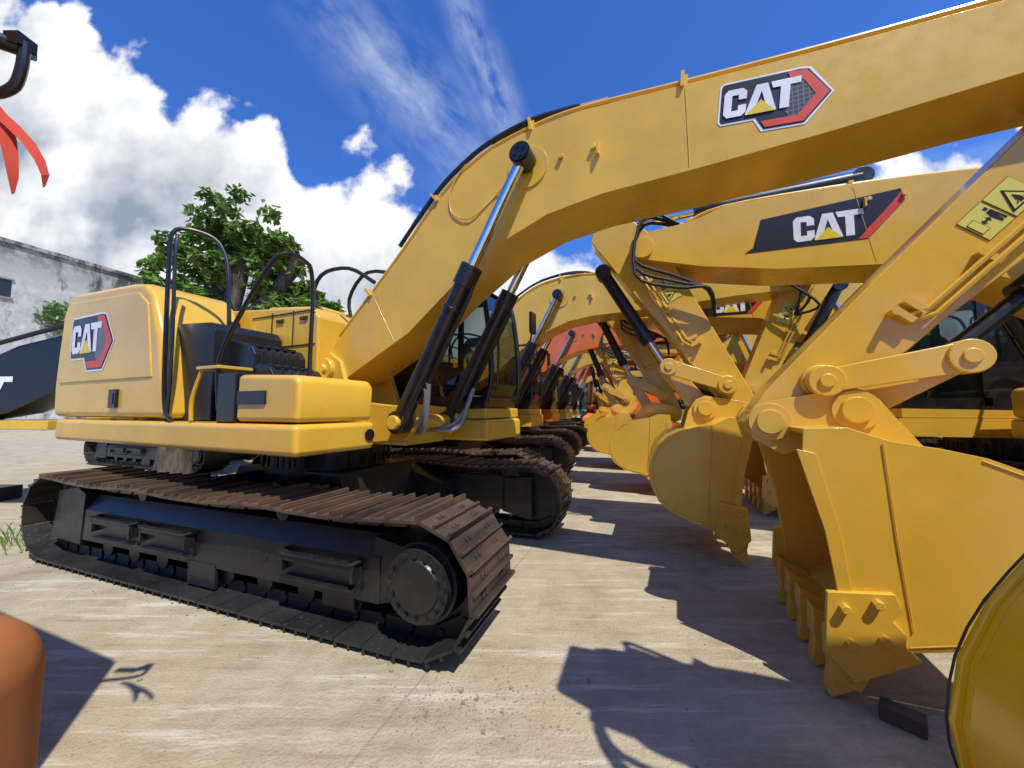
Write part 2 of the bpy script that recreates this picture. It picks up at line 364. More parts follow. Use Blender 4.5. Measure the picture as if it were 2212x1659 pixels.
def excavator(loc,yaw,label,paintm=YEL,boom=BOOM_A,pivot=(6.6,3.68),pin=(4.53,1.52),cy=.0,swing=0,side=-1,logo='hex',front=True,group=None,detail=True,bp=(2.79,3.79),rim=False,fine=True,head=.68,bs=1.0):
    BEV[0]=fine
    OB=boom is not BOOM_A
    rt=root('excavator',(loc[0],loc[1],0),math.radians(yaw),label,'excavator',group)
    sw=math.radians(swing);P=paintm;A=paintm
    for o in(-1,1):
        t=obj('track',track_mesh(),None,rt);t.location=(0,o*1.22,0)
        t=obj('track_frame',frame_mesh(o),None,rt,bev=.01);t.location=(0,o*1.22,0)
        t=obj('final_drive',drive_mesh(o),None,rt);t.location=(0,o*1.22,0)
    key=('up',P.name,fine)
    if key not in CACHE:
        D={}
        g=G()
        g.prism([(-.95,.42),(.95,.42),(.75,.95),(-.75,.95)],-.6,.6)
        for a in(-1,1):
            for b in(-1,1):
                g.prism([(a*.4,.45),(a*1.25,.42),(a*1.25,.68),(a*.4,.93)],b*.55,b*1.05)
        g.cyl((0,0,.9),(0,0,1.24),.66,n=40)
        for i in range(28):
            t=i*math.pi/14;g.cyl((.7*math.cos(t),.7*math.sin(t),.98),(.7*math.cos(t),.7*math.sin(t),1.1),.018,n=6)
        D['undercarriage']=(g,[FRM],.012)
        g=G()
        g.prism([(1.35,-1.45),(1.35,-.64),(1.0,-.6),(1.0,.44),(1.98,.44),(1.98,1.42),(-2.8,1.42),(-3.05,1.3),(-3.2,.6),(-3.22,0),(-3.2,-.9),(-3.14,-1.3),(-2.98,-1.45)],1.24,1.49,'z')
        D['platform']=(g,[P],.05)
        g=G()
        g.cyl((1.351,-.72,1.37),(1.362,-.72,1.37),.055,n=24)
        D['plug']=(g,[BLKP],0)
        g=G()
        prof=[(-3.16,1.515),(-.55,1.515),(-.58,1.7),(-.74,2.35),(-.93,2.8),(-1.1,2.93),(-1.4,2.97),(-2.75,3.03),(-2.98,2.98),(-3.08,2.8),(-3.15,2.3),(-3.19,1.9)]
        g.prism(prof,-1.43,-.62)
        g.prism([(-3.18,1.515),(-2.2,1.515),(-2.2,2.95),(-2.9,2.98),(-3.1,2.8),(-3.18,2.3)],-.62,1.40)
        D['counterweight']=(g,[P],.07)
        g=G()
        g.prism([(-3.0,1.92),(-.80,1.92),(-.97,2.7),(-1.18,2.84),(-2.82,2.91),(-3.0,2.74)],-1.444,-1.40)
        D['side_panel']=(g,[P],.018)
        g=G()
        g.box((-1.55,-1.445,1.72),(.16,.03,.2));g.box((-1.55,-1.462,1.72),(.09,.01,.12))
        D['door_handle']=(g,[BLKP],.006)
        g=G()
        g.prism([(-2.2,1.5),(.42,1.5),(.42,2.62),(.3,2.74),(-1.0,2.84),(-2.2,2.93)],-.56,1.40)
        g.prism([(-.9,2.8),(.1,2.74),(.1,2.84),(-.85,2.93)],-.3,.9)
        D['engine_hood']=(g,[P],.03)
        g=G()
        g.box((-.35,-.565,2.52),(.01,.01,.42));g.box((.02,-.565,2.52),(.01,.01,.40));g.box((-.17,-.565,2.70),(1.1,.01,.01));g.box((-.17,-.565,2.32),(1.1,.01,.01))
        for q in(-.2,.2): g.box((q,-.572,2.62),(.12,.012,.035))
        D['hood_vent']=(g,[SEAM],0)
        g=G()
        g.prism([(-.80,1.5),(-.12,1.5),(-.12,2.38),(-.2,2.46),(-.86,2.50)],-1.26,-.585)
        g.prism([(-.12,1.5),(.28,1.5),(.28,2.14),(.22,2.22),(-.12,2.30)],-1.12,-.585)
        g.prism([(.28,1.5),(.56,1.5),(.56,1.93),(.5,2.0),(.28,2.06)],-1.12,-.585)
        for i in range(5):
            g.box((.08,-.70-i*.085,2.245),(.34,.05,.03),rot=Matrix.Rotation(.14,3,'Y'));g.box((.41,-.70-i*.085,2.02),(.22,.05,.03),rot=Matrix.Rotation(.14,3,'Y'));g.box((.285,-.70-i*.085,2.10),(.02,.05,.16));g.box((.565,-.70-i*.085,1.86),(.02,.05,.2))
        g.box((.42,-1.27,1.71),(.26,.31,.42));g.cyl((-.3,-1.0,2.45),(-.3,-1.0,2.52),.06)
        D['fuel_tank']=(g,[BLKP],.012)
        g=G()
        g.prism([(.565,1.5),(1.33,1.5),(1.34,1.8),(1.30,1.87),(.58,1.90)],-1.43,-.66)
        D['toolbox']=(g,[P],.045)
        g=G();g.box((.79,-1.434,1.70),(.36,.022,.11))
        D['toolbox_handle']=(g,[BLKP],.004)
        g=G();g.box((.12,-1.28,1.98),(.34,.3,.03));g.tube([(.0,-1.4,1.98),(-.1,-1.42,1.7),(-.1,-1.42,1.5)],.02,6)
        D['step']=(g,[P],.006)
        g=G()
        g.tube([(-.42,-1.42,1.5),(-.56,-1.42,1.62),(-.62,-1.42,2.1),(-.66,-1.42,3.15),(-.66,-1.40,3.40),(-.60,-1.3,3.46),(-.50,-1.12,3.42),(-.42,-1.05,3.25),(-.36,-1.04,3.0),(-.3,-1.04,2.45)],.02,10)
        g.tube([(-.52,-1.42,1.55),(-.5,-1.42,2.1),(-.55,-1.42,3.1),(-.58,-1.40,3.36)],.017,8)
        D['handrail']=(g,[BLK],0)
        g=G()
        g.tube([(.28,-1.4,1.6),(.25,-1.4,2.05),(.5,-1.36,2.5),(.78,-1.3,2.9),(.86,-1.2,2.98),(.78,-1.0,3.0),(.73,-.9,2.95),(.7,-.85,2.7),(.68,-.84,2.3),(.68,-.84,1.9)],.02,10)
        D['handrail ']=(g,[BLK],0)
        g=G()
        for y in(-.36,.36):
            g.prism([(.05,1.45),(.1,1.98),(.24,2.2),(.42,2.24),(.58,2.14),(.75,1.7),(1.62,1.62),(1.66,1.45),(1.5,1.3),(.6,1.22)],y-.045,y+.045)
            g.cyl((.38,y-.1,2.05),(.38,y+.1,2.05),.13,n=28)
        g.cyl((.38,-.5,2.05),(.38,.5,2.05),.065,n=20)
        g.cyl((1.5,-.6,1.48),(1.5,.6,1.48),.07,n=20)
        g.box((.9,0,1.3),(1.1,.68,.12))
        D['boom_bracket']=(g,[P],.012)
        g=G()
        g.prism([(.28,1.5),(1.72,1.5),(1.9,1.62),(1.93,1.76),(.28,1.76)],.50,1.38)
        g.prism([(.28,1.7),(.42,1.7),(.42,3.14),(.3,3.14)],.50,1.38)
        g.prism([(.3,3.12),(1.70,3.10),(1.80,3.12),(1.62,3.24),(.42,3.27)],.48,1.40)
        for y in(.53,1.35):
            g.tube([(1.91,y,1.7),(1.965,y,1.9),(1.965,y,2.25),(1.90,y,2.8),(1.84,y,3.02),(1.72,y,3.15)],.036,8)
            g.box((1.04,y,2.4),(.08,.06,1.5));g.box((.72,y,1.98),(.66,.05,.5))
        g.box((1.9,.94,1.76),(.08,.86,.06));g.box((.95,.94,3.28),(1.1,.7,.05))
        D['cab']=(g,[BLK],.02)
        g=G();g.prism([(.25,1.497),(1.94,1.497),(1.94,1.62),(.25,1.58)],.46,1.41)
        D['cab_skirt']=(g,[P],.02)
        g=G();g.box((.85,.94,2.0),(.5,.5,.14));g.box((.62,.94,2.35),(.14,.48,.65),rot=Matrix.Rotation(-.15,3,'Y'));g.box((.56,.94,2.78),(.1,.28,.2))
        g.box((.85,.94,1.86),(.3,.3,.22));g.box((1.1,.62,2.05),(.5,.12,.3));g.box((1.1,1.26,2.05),(.4,.1,.28));g.tube([(1.5,.85,1.76),(1.45,.85,2.3)],.015,6)
        D['seat']=(g,[BLKP],.02)
        CACHE[key]={k:(mesh(k.strip(),v[0],v[1],bev=v[2]>0 and fine),v[2]) for k,v in D.items()}
    parts={}
    for k,(me,bv) in CACHE[key].items():
        s=0 if k=='undercarriage' else sw
        par=rt
        if k=='plug':par=parts['platform'];s=0
        if k in('side_panel','door_handle'):par=parts['counterweight'];s=0
        if k=='hood_vent':par=parts['engine_hood'];s=0
        if k=='toolbox_handle':par=parts['toolbox'];s=0
        if k in('cab_skirt','seat'):par=parts['cab'];s=0
        parts[k]=obj(k.strip(),me,None,par,bev=bv,swing=s,seg=3 if bv>.03 else 2)
    cab=parts['cab']
    if 'win' not in CACHE:
        W=[]
        sd1=[(.42,2.2),(1.0,2.2),(1.0,3.12),(.42,3.12)];sd2=[(1.08,1.76),(1.92,1.76),(1.95,1.9),(1.95,2.25),(1.88,2.8),(1.82,3.0),(1.7,3.12),(1.08,3.12)]
        for y in(.515,1.365):
            for s_ in(sd1,sd2):
                g=G();g.add([(a,y,b) for a,b in s_],[tuple(range(len(s_)))]);W.append(mesh('window',g,[GLS],smooth=False))
        g=G();fr=[(1.93,1.78),(1.975,1.92),(1.975,2.25),(1.91,2.8),(1.85,3.02),(1.74,3.12)]
        for i in range(5): g.add([(fr[i][0],.56,fr[i][1]),(fr[i][0],1.32,fr[i][1]),(fr[i+1][0],1.32,fr[i+1][1]),(fr[i+1][0],.56,fr[i+1][1])],[(0,1,2,3)])
        W.append(mesh('window',g,[GLS],recalc=True))
        CACHE['win']=W
        g=G();g.tube([(1.9,1.4,2.5),(2.05,1.55,2.55),(2.08,1.6,2.8)],.015,6);g.box((2.08,1.62,2.85),(.04,.18,.3))
        CACHE['mir']=mesh('mirror',g,[BLKP])
        g=G();g.tube([(1.95,.6,1.9),(2.02,.6,1.9),(2.02,.6,2.7),(1.93,.6,2.75)],.014,6);CACHE['wip']=mesh('wiper',g,[BLK])
    for w in CACHE['win']: obj('window',w,None,cab)
    obj('mirror',CACHE['mir'],None,cab);obj('wiper',CACHE['wip'],None,cab)
    if logo: decal(parts['counterweight'],'hex',-1,-2.18,2.36,1.08,0,-1.444)
    if side>0 and logo: decal(parts['engine_hood'],'text',1,-.75,1.98,.62,0,1.402)
    if not front:
        BEV[0]=True;return rt
    hw=.30
    g=G();g.prism(boom,-hw+cy,hw+cy)
    f=(boom[0][0]+.13,2.05);g.cyl((f[0],cy-.3,f[1]),(f[0],cy+.3,f[1]),.16,n=28)
    g.cyl((bp[0],cy-hw-.012,bp[1]-.02),(bp[0],cy+hw+.012,bp[1]-.02),.19,n=32)
    g.cyl((pivot[0],cy-hw-.03,pivot[1]),(pivot[0],cy+hw+.03,pivot[1]),.13,n=28)
    for sg in(-1,1):
        y=cy+sg*(hw+.001)
        for (a,b) in (((4.08,4.05),(4.09,3.42)),((1.0,2.82),(1.3,2.3))) if not OB else (((3.5,3.94),(3.35,3.12)),((1.0,2.9),(1.3,2.3))):
            if boom is not BOOM_L: g.tube([(a[0],y,a[1]),(b[0],y,b[1])],.004,5,sm=1)
        if boom is not BOOM_L:
            for p in ((3.1,3.78),(3.38,3.78)): g.cyl((p[0],y,p[1]),(p[0],y+sg*.03,p[1]),.022,n=10)
            g.box((3.42,y+sg*.02,3.74),(.02,.05,.09))
    bo=obj('boom',g,A,rt,bev=.012,swing=sw)
    topl=boom[:12] if not OB else boom[:10]
    def along(off,y,i0,i1,dx=0):
        o=[]
        for i in range(i0,i1):
            a=topl[max(i-1,0)];b=topl[min(i+1,len(topl)-1)];d=Vector((b[0]-a[0],b[1]-a[1])).normalized()
            o.append((topl[i][0]-d.y*off,y,topl[i][1]+d.x*off))
        return o
    m_=len(topl)
    g=G();
    for y in(-.27,-.20,.2): g.tube(along(.045,cy+y,1,m_),.018,8)
    for i in (2,4,7,9):
        if i>=m_: continue
        q=along(.04,cy,i,i+1)[0];a=topl[i-1];b=topl[min(i+1,m_-1)];ang=-math.atan2(b[1]-a[1],b[0]-a[0])
        rr=Matrix.Rotation(ang,3,'Y');g.box(q,(.045,.56,.02),0,rr);g.box((q[0],cy-.23,q[2]),(.035,.13,.085),0,rr)
        g.box((q[0]-.02,cy-.31,q[2]),(.025,.03,.12),0,rr)
    obj('hydraulic_pipe',g,A,bo)
    g=G()
    for y in(-.13,-.06,.06): g.tube(along(.075,cy+y,3,m_-1),.024,8)
    g.tube(along(.10,cy-.28,3,8)+along(.09,cy-.24,8,9),.022,8)
    g.tube(along(.15,cy-.2,6,8)+[(3.2,cy-.22,4.27),(3.5,cy-.22,4.19)],.02,8)
    g.tube([(.35,cy-.2,2.5),(.15,cy-.35,2.85),(.25,cy-.35,3.15),(.6,cy-.28,3.2),(.95,cy-.24,3.0)],.022,8)
    g.tube([(.3,cy+.1,2.6),(.2,cy+.1,3.0),(.5,cy+.1,3.3),(1.1,cy+.05,3.15)],.022,8)
    obj('hose',g,RUB,bo)
    if fine and not OB:
        g=G();g.tube(along(.09,cy-.24,8,9)+[(3.5,cy-.24,4.22)],.03,10)
        obj('hose_fitting',g,CHR,bo)
        g=G();g.tube([(2.15,cy-.31,3.98),(2.0,cy-.315,3.8),(1.98,cy-.31,3.55),(2.2,cy-.315,3.42),(2.5,cy-.31,3.6),(2.72,cy-.42,3.72)],.006,6);obj('grease_line',g,A,bo)
    if logo=='hex':
        for s_ in(-1,1):decal(bo,'hex',s_,4.62,3.74,.66,math.radians(-6)*(-s_),cy+s_*hw)
    elif logo=='swoosh':
        for s_ in(-1,1):decal(bo,'swoosh',s_,3.8,3.62,1.42,math.radians(0),cy+s_*hw)
    for y in(cy-.42,cy+.42):
        a=Vector((1.5,y,1.48));b=Vector((bp[0],y,bp[1]));d=(b-a).normalized();L=(b-a).length;mid=a+d*L*.6
        g=G();g.cyl(a+d*.05,mid,.085,n=24);g.cyl(mid-d*.16,mid+d*.04,.103,n=24);g.cyl(mid-d*.4,mid-d*.37,.1,n=24);g.cyl((a.x,y-.07,a.z),(a.x,y+.07,a.z),.11,n=24)
        sg=1 if y>cy else -1
        nv=Vector((d.z,0,-d.x))
        g.tube([a+d*.25+nv*.07,a+d*.3+nv*.115,mid-d*.2+nv*.115,mid-d*.05+nv*.07],.018,6,sm=1)
        c=obj('boom_cylinder',g,BLK,rt,swing=sw,bev=.006)
        g=G();g.cyl(mid-d*.02,b-d*.04,.05,n=24);obj('rod',g,CHR,c)
        g=G();g.cyl((b.x,y-.08,b.z),(b.x,y+.08,b.z),.095,n=24)
        g.cyl((b.x,y+sg*.08,b.z),(b.x,y+sg*.095,b.z),.08,n=24)
        for i in range(4):
            t=i*math.pi/2+.4;g.cyl((b.x+.045*math.cos(t),y+sg*.09,b.z+.045*math.sin(t)),(b.x+.045*math.cos(t),y+sg*.105,b.z+.045*math.sin(t)),.014,n=8)
        obj('rod_eye',g,BLK,c)
        if detail:
            g=G();iy=-sg
            for k in(.0,.06):
                g.tube([a+d*(.42+k)+nv*.11,a+d*(.25+k)+nv*.16+Vector((0,iy*.04,0)),a+d*.05+nv*(.15+k)+Vector((0,iy*.1,0)),a-d*.08+nv*(.02+k)+Vector((0,iy*.18,0)),a+Vector((-.25,iy*.25,-.03))],.024,8)
            obj('hose',g,SIL,c)
    pa=Vector((pin[0],pin[1]));pv=Vector((pivot[0],pivot[1]));ax=(pv-pa).normalized();Ls=(pv-pa).length;ni=Vector((-ax.y,ax.x))
    def S(s,n): v=pa+ax*s+ni*n;return (v.x,v.y)
    hd=S(Ls+head-.16,-.0)
    a=Vector((4.75,cy,4.16)) if not OB else Vector((3.3,cy,4.17 if boom is BOOM_O else 3.45))
    b=Vector((hd[0],cy,hd[1]));d=(b-a).normalized();L=(b-a).length
    g=G();g.cyl(a,a+d*L*.62,.085,n=20);g.cyl(a+d*L*.55,a+d*L*.66,.1,n=20);g.cyl((a.x,cy-.08,a.z),(a.x,cy+.08,a.z),.1)
    sc=obj('stick_cylinder',g,BLK,rt,swing=sw,bev=.006);g=G();g.cyl(a+d*L*.6,b,.05);obj('rod',g,CHR,sc)
    c2=cy+(.04 if cy<0 else 0)
    g=G();poly=[S(-.13,-.06),S(-.1,.09),S(.15,.15),S(1.1,.19),S(Ls-.5,.22),S(Ls,.24),S(Ls+head-.08,.06),S(Ls+head,-.30),S(Ls+head-.18,-.46),S(Ls-.5,-.34),S(1.1,-.24),S(.85,-.24),S(.2,-.12)]
    g.prism(poly,c2-.18,c2+.18)
    for s_,n_ in((0,0),(.41,-.04)):
        p=S(s_,n_);g.cyl((p[0],c2-.22,p[1]),(p[0],c2+.22,p[1]),.115,n=28)
    sk=obj('stick',g,A,rt,bev=.012,swing=sw)
    g=G();rr=Matrix.Rotation(-math.atan2(ax.y,ax.x),3,'Y')
    for sg in(-1,1):
        for n_ in(-.13,-.18):
            g.tube([(S(1.0,n_+.05)[0],c2+sg*.2,S(1.0,n_+.05)[1]),(S(1.1,n_)[0],c2+sg*.225,S(1.1,n_)[1]),(S(1.9,n_)[0],c2+sg*.225,S(1.9,n_)[1]),(S(Ls,n_)[0],c2+sg*.225,S(Ls,n_)[1])],.016,6,sm=1)
        for q in(1.0,1.08,1.5,1.95): p=S(q,-.14 if q>1.1 else -.07);g.box((p[0],c2+sg*.205,p[1]),(.04,.055,.12 if q>1.1 else .12),0,rr)
        p=S(.98,-.02);g.cyl((p[0],c2+sg*.18,p[1]),(p[0],c2+sg*.26,p[1]),.022,n=8)
    obj('hydraulic_pipe',g,A,sk)
    g=G()
    e=boom[9] if OB else (5.9,4.0)
    for k in range(3):
        y=c2-.1-.04*k
        g.tube([(e[0]-.1,y,e[1]+.05),(e[0]+.35,y-.12,e[1]+.1+.05*k),(e[0]+.55,y-.22,e[1]-.35),((S(Ls-.2,0))[0]+.1*k,y-.2,S(Ls-.2,0)[1]-.15*k),(S(Ls-.6,-.1)[0],c2-.225,S(Ls-.6,-.1)[1])],.02,8)
        if side>0:
            y=c2+.1+.04*k
            g.tube([(e[0]+.1,y+.1,e[1]+.0),(e[0]+.5,y+.2,e[1]+.05+.05*k),(e[0]+.62,y+.25,e[1]-.4-.1*k),(e[0]+.15,y+.22,e[1]-.65-.08*k),(e[0]-.18,y+.2,e[1]-.85),(e[0]-.25,c2+.22,e[1]-1.15)],.02,8)
    obj('hose',g,RUB,sk)
    p=S(min(1.76,Ls-.55),.01);th=math.atan2(ax.y,ax.x)
    for s_ in(-1,1):
        decal(sk,'warn',s_,p[0],p[1],.34,th if s_<0 else -th,c2+s_*.181,name='warning_label')
    K1=S(.41,-.04);K2=S(.957,-.436)
    if OB or pivot[0]-pin[0]<1.5: K2=S(.9,-.47)
    K3=(pin[0]+.46,pin[1]+.08)
    g=G()
    for y in(-.27,.27):
        g.prism(capsule(K1,K2,.075,.09),c2+y-.03,c2+y+.03)
        for q in(K1,K2): g.cyl((q[0],c2+y-.05,q[1]),(q[0],c2+y+.05,q[1]),.1,n=24);g.cyl((q[0],c2+y+(.05 if y>0 else -.05),q[1]),(q[0],c2+y+(.065 if y>0 else -.065),q[1]),.045,n=16)
    g.cyl((K1[0],c2-.26,K1[1]),(K1[0],c2+.26,K1[1]),.05)
    obj('idler_link',g,A,rt,bev=.008,swing=sw)
    g=G();g.prism(capsule(K2,K3,.09,.1),c2-.17,c2+.17);g.cyl((K3[0],c2-.2,K3[1]),(K3[0],c2+.2,K3[1]),.115)
    obj('bucket_link',g,A,rt,bev=.012,swing=sw)
    top=S(Ls+.1,-.52);a=Vector((top[0],c2,top[1]));b=Vector((K2[0],c2,K2[1]));d=(b-a).normalized();L=(b-a).length
    g=G();g.cyl(a,a+d*L*.72,.08,n=20);g.cyl(a+d*L*.64,a+d*L*.74,.095,n=20);g.cyl((a.x,c2-.1,a.z),(a.x,c2+.1,a.z),.1)
    bc=obj('bucket_cylinder',g,BLK,rt,swing=sw,bev=.005);g=G();g.cyl(a+d*L*.7,b,.05);g.cyl((b.x,c2-.1,b.z),(b.x,c2+.1,b.z),.085);obj('rod',g,BLK if not OB else CHR,bc)
    px,pz=pin;W=.61
    def sx(L_): return [((x+(.025+.035*(-z/1.3) if z<-.1 else 0))*(bs if x>.5 else 1-(1-bs)*max(0,x-.2)/.3),z-(.03 if z<-.8 else 0)) for x,z in L_]
    base=[(.10,-.03),(.30,-.02),(.48,-.09),(.66,-.125),(.82,-.165),(.97,-.235),(1.09,-.34),(1.17,-.48),(1.20,-.63),(1.17,-.78),(1.08,-.91),(.95,-1.01),(.80,-1.07),(.62,-1.11),(.45,-1.16),(.19,-1.34)]
    if rim: base=[(.10,-.03),(.30,-.02),(.48,-.09),(.64,-.20),(.79,-.36),(.91,-.55),(.99,-.75),(1.02,-.93),(1.0,-1.08),(.94,-1.20),(.85,-1.29),(.74,-1.35),(.62,-1.38),(.50,-1.385),(.36,-1.38),(.19,-1.36)]
    out=sx(base)
    inn=[(x*.93+.03,z*.94-.045+(.07*max(0,-z-.8) if rim else 0)) if i not in(0,len(out)-1) else (x+.01,z+ (.0 if i else -.03)) for i,(x,z) in enumerate(out)]
    inn[-1]=(out[-1][0]-.025,out[-1][1]+.03)
    T=lambda L_:[(px+x,pz+z) for x,z in L_]
    TS=lambda L_:T(sx(L_))
    g=G();g.prism(T(out+inn[::-1]),c2-W+.026,c2+W-.026)
    sp=out+sx([(.155,-1.30),(.175,-1.0),(.14,-.6),(.06,-.17)])
    for y in(-W,W-.025): g.prism(T(sp),c2+y,c2+y+.025)
    for sg in(-1,1):
        y=c2+sg*(W+.006)
        g.prism(TS([(.03,-.15),(.12,-.17),(.2,-.6),(.235,-.98),(.175,-1.0),(.13,-.6)]),y-.006,y+.008)
        g.tube([(px+.45,y,pz-.1),(px+.48,y,pz-.6),(px+.52,y,pz-1.08)],.004,5,sm=1)
        if not rim: g.tube([(px+x*.95+.02,y-sg*.004,pz+z*.96-.02) for x,z in out[4:15]],.005,5,sm=1)
    for y in(-.24,.24):
        g.prism(T([(-.135,.03),(-.08,.11),(0,.14),(.46,.225),(.56,.18),(.64,.05),(.80*bs,-.19-(.15 if rim else 0)),(.30,-.12),(.07,-.22),(-.1,-.12)]),c2+y-.025,c2+y+.025)
        for q in((0,0),(.46,.08)): g.cyl((px+q[0],c2+y-.045,pz+q[1]),(px+q[0],c2+y+.045,pz+q[1]),.125,n=28)
    for q in((0,0),(.46,.08)): 
        for sg in(-1,1): g.cyl((px+q[0],c2+sg*.28,pz+q[1]),(px+q[0],c2+sg*.31,pz+q[1]),.085,.08,n=24)
    bk=obj('bucket',g,A,rt,bev=.006,swing=sw)
    if rim:
        for sg in(-1,1):
            g=G();g.prism(T([(x*1.02,z*1.005) for x,z in out[3:15]]+[(x*.9+.03,z*.93-.03) for x,z in out[3:15]][::-1]),c2+sg*(W+.014)-.014,c2+sg*(W+.014)+.014);obj('rim',g,A,bk,bev=.006)
            g=G();g.tube([(px+x*1.022,c2+sg*(W+.028),pz+z*1.005) for x,z in out[4:14]],.004,6,sm=2);obj('worn_edge',g,FRM,bk)
        for q in(-.3,.0,.3):
            g=G();g.prism(T([(x*1.03,z*1.005) for x,z in out[5:12]]+[(x*.98,z*.98) for x,z in out[5:12]][::-1]),c2+q-.05,c2+q+.05)
            obj('wear_strip',g,A,bk,bev=.006)
    for i in range(5):
        y=c2-W+.06+i*(2*W-.12)/4
        g=G();
        g.prism(TS([(.11,-1.12),(.30,-1.20),(.32,-1.25),(.23,-1.42),(.13,-1.40),(.10,-1.28)]),y-.06,y+.06)
        g.prism(T([(x+.06,z) for x,z in [(.115,-1.33),(.265,-1.35),(.20,-1.46),(.11,-1.518),(.09,-1.50)]]),y-.045,y+.045)
        g.cyl((px+.25,y-.07,pz-1.39),(px+.25,y+.07,pz-1.39),.016,n=8)
        obj('tooth',g,A,bk,bev=.006)
    for sg in(-1,1):
        y=c2+sg*(W+.018);g=G()
        g.prism(TS([(.11,-.90),(.40,-.86),(.42,-.93),(.38,-1.0),(.43,-1.06),(.42,-1.12),(.48,-1.18),(.20,-1.36),(.08,-1.22)]),y-.015,y+.02)
        for q in((.2,-.97),(.34,-.92),(.22,-1.15),(.36,-1.1)): g.cyl((px+q[0]+.03,y,pz+q[1]-.03),(px+q[0]+.03,y+sg*.05,pz+q[1]-.03),.026,n=6)
        obj('side_cutter',g,A,bk,bev=.005)
    BEV[0]=True
    return rt

GR='excavators parked in facing rows'
excavator((-2.26,4.65),-20,'yellow crawler excavator with black handrails on sunlit concrete',cy=-.06,swing=-4,group=GR)
excavator((-1.6,8.3),-20,'yellow crawler excavator with near vertical stick, second in row',pivot=(6.75,3.7),pin=(5.8,1.54),group=GR,detail=False,fine=False)
excavator((-.75,11.9),-20,'orange crawler excavator standing between yellow ones',paintm=ORG,logo=None,group=GR,detail=False,fine=False,pivot=(6.4,3.68))
excavator((.2,15.4),-24,'yellow crawler excavator far along the row',group=GR,detail=False,pin=(4.7,1.54),fine=False)
excavator((1.0,19.0),-16,'orange crawler excavator far along the row',group=GR,detail=False,pin=(5.3,1.54),paintm=ORG,logo=None,fine=False)
excavator((1.9,22.6),-20,'yellow crawler excavator far along the row',group=GR,detail=False,pin=(4.9,1.54),fine=False)
excavator((3.4,28.5),-45,'teal crawler excavator closing the end of the row',group=GR,detail=False,pin=(4.9,1.54),paintm=TEAL,logo=None,fine=False)
excavator((6.5,31.5),-100,'orange crawler excavator turned across the end of the row',group=GR,detail=False,pin=(4.4,1.54),paintm=ORG,logo=None,fine=False)
OL='yellow crawler excavator facing the row, bucket curled on the concrete'
excavator((6.98,2.83),160,OL,boom=BOOM_O,pivot=(5.6,3.6),pin=(4.50,1.54),side=1,logo='swoosh',group=GR,bp=(2.3,3.6),bs=.88)
excavator((7.7,5.8),160,OL,boom=BOOM_O,pivot=(5.6,3.6),pin=(4.75,1.54),side=1,logo='swoosh',group=GR,bp=(2.3,3.6),detail=False,fine=False)
excavator((8.1,9.0),163,OL,boom=BOOM_O,pivot=(5.6,3.6),pin=(4.9,1.54),side=1,logo='swoosh',group=GR,bp=(2.3,3.6),detail=False,fine=False)
excavator((9.0,12.2),157,'orange crawler excavator in the opposite row',boom=BOOM_O,pivot=(5.6,3.6),pin=(5.0,1.54),side=1,logo=None,group=GR,bp=(2.3,3.6),detail=False,paintm=ORG,fine=False)
excavator((9.6,15.6),162,OL,boom=BOOM_O,pivot=(5.6,3.6),pin=(5.2,1.54),side=1,logo='swoosh',group=GR,bp=(2.3,3.6),detail=False,fine=False)
excavator((10.6,19.5),158,OL,boom=BOOM_O,pivot=(5.6,3.6),pin=(4.9,1.54),side=1,logo='swoosh',group=GR,bp=(2.3,3.6),detail=False,fine=False)
excavator((6.83,-1.25),160,'bright yellow excavator with curled worn bucket on concrete',boom=BOOM_L,pivot=(5.4,3.02),pin=(4.80,1.50),side=1,logo=None,group=GR,bp=(2.3,3.1),paintm=YEL2,rim=True,head=.45)
excavator((-9.6,11.6),-20,'yellow excavator body without boom behind the tree',front=False,group=GR,detail=False,fine=False)

# black boom at far left
g=G();pf=[(0,.15),(.9,.30),(2.2,.9),(2.2,1.72),(1.0,1.42),(.1,1.0),(-.8,.75),(-.9,.2)]
g.prism([(x-9.2,z+1.25) for x,z in pf],6.1,6.6)
g.box((-9.6,6.35,.8),(.7,.7,1.3));g.box((-9.6,6.35,.12),(1.3,1.1,.24));g.cyl((-8.9,6.0,2.15),(-8.9,6.7,2.15),.14);g.tube([(-9.6,6.05,2.1),(-8.9,6.05,2.55),(-8.1,6.05,2.8),(-7.2,6.05,3.05)],.04,8)
bb=obj('excavator_boom',g,DBLK,bev=.02);thing(bb,'black painted detached excavator boom propped on a stand','excavator boom')
g=G();g.add([(x-8.60,6.092,z+1.70) for x,z in [(0,0),(.08,.0),(.22,.36),(.36,.36),(.36,.45),(.0,.45),(.0,.36),(.12,.36)]],[tuple(range(8))]);obj('lettering',g,WHT,bb,recalc=False)
g=G();g.box((-8.6,6.3,1.36),(2.6,.9,.14));obj('support_beam',g,YEL,bb,bev=.01)

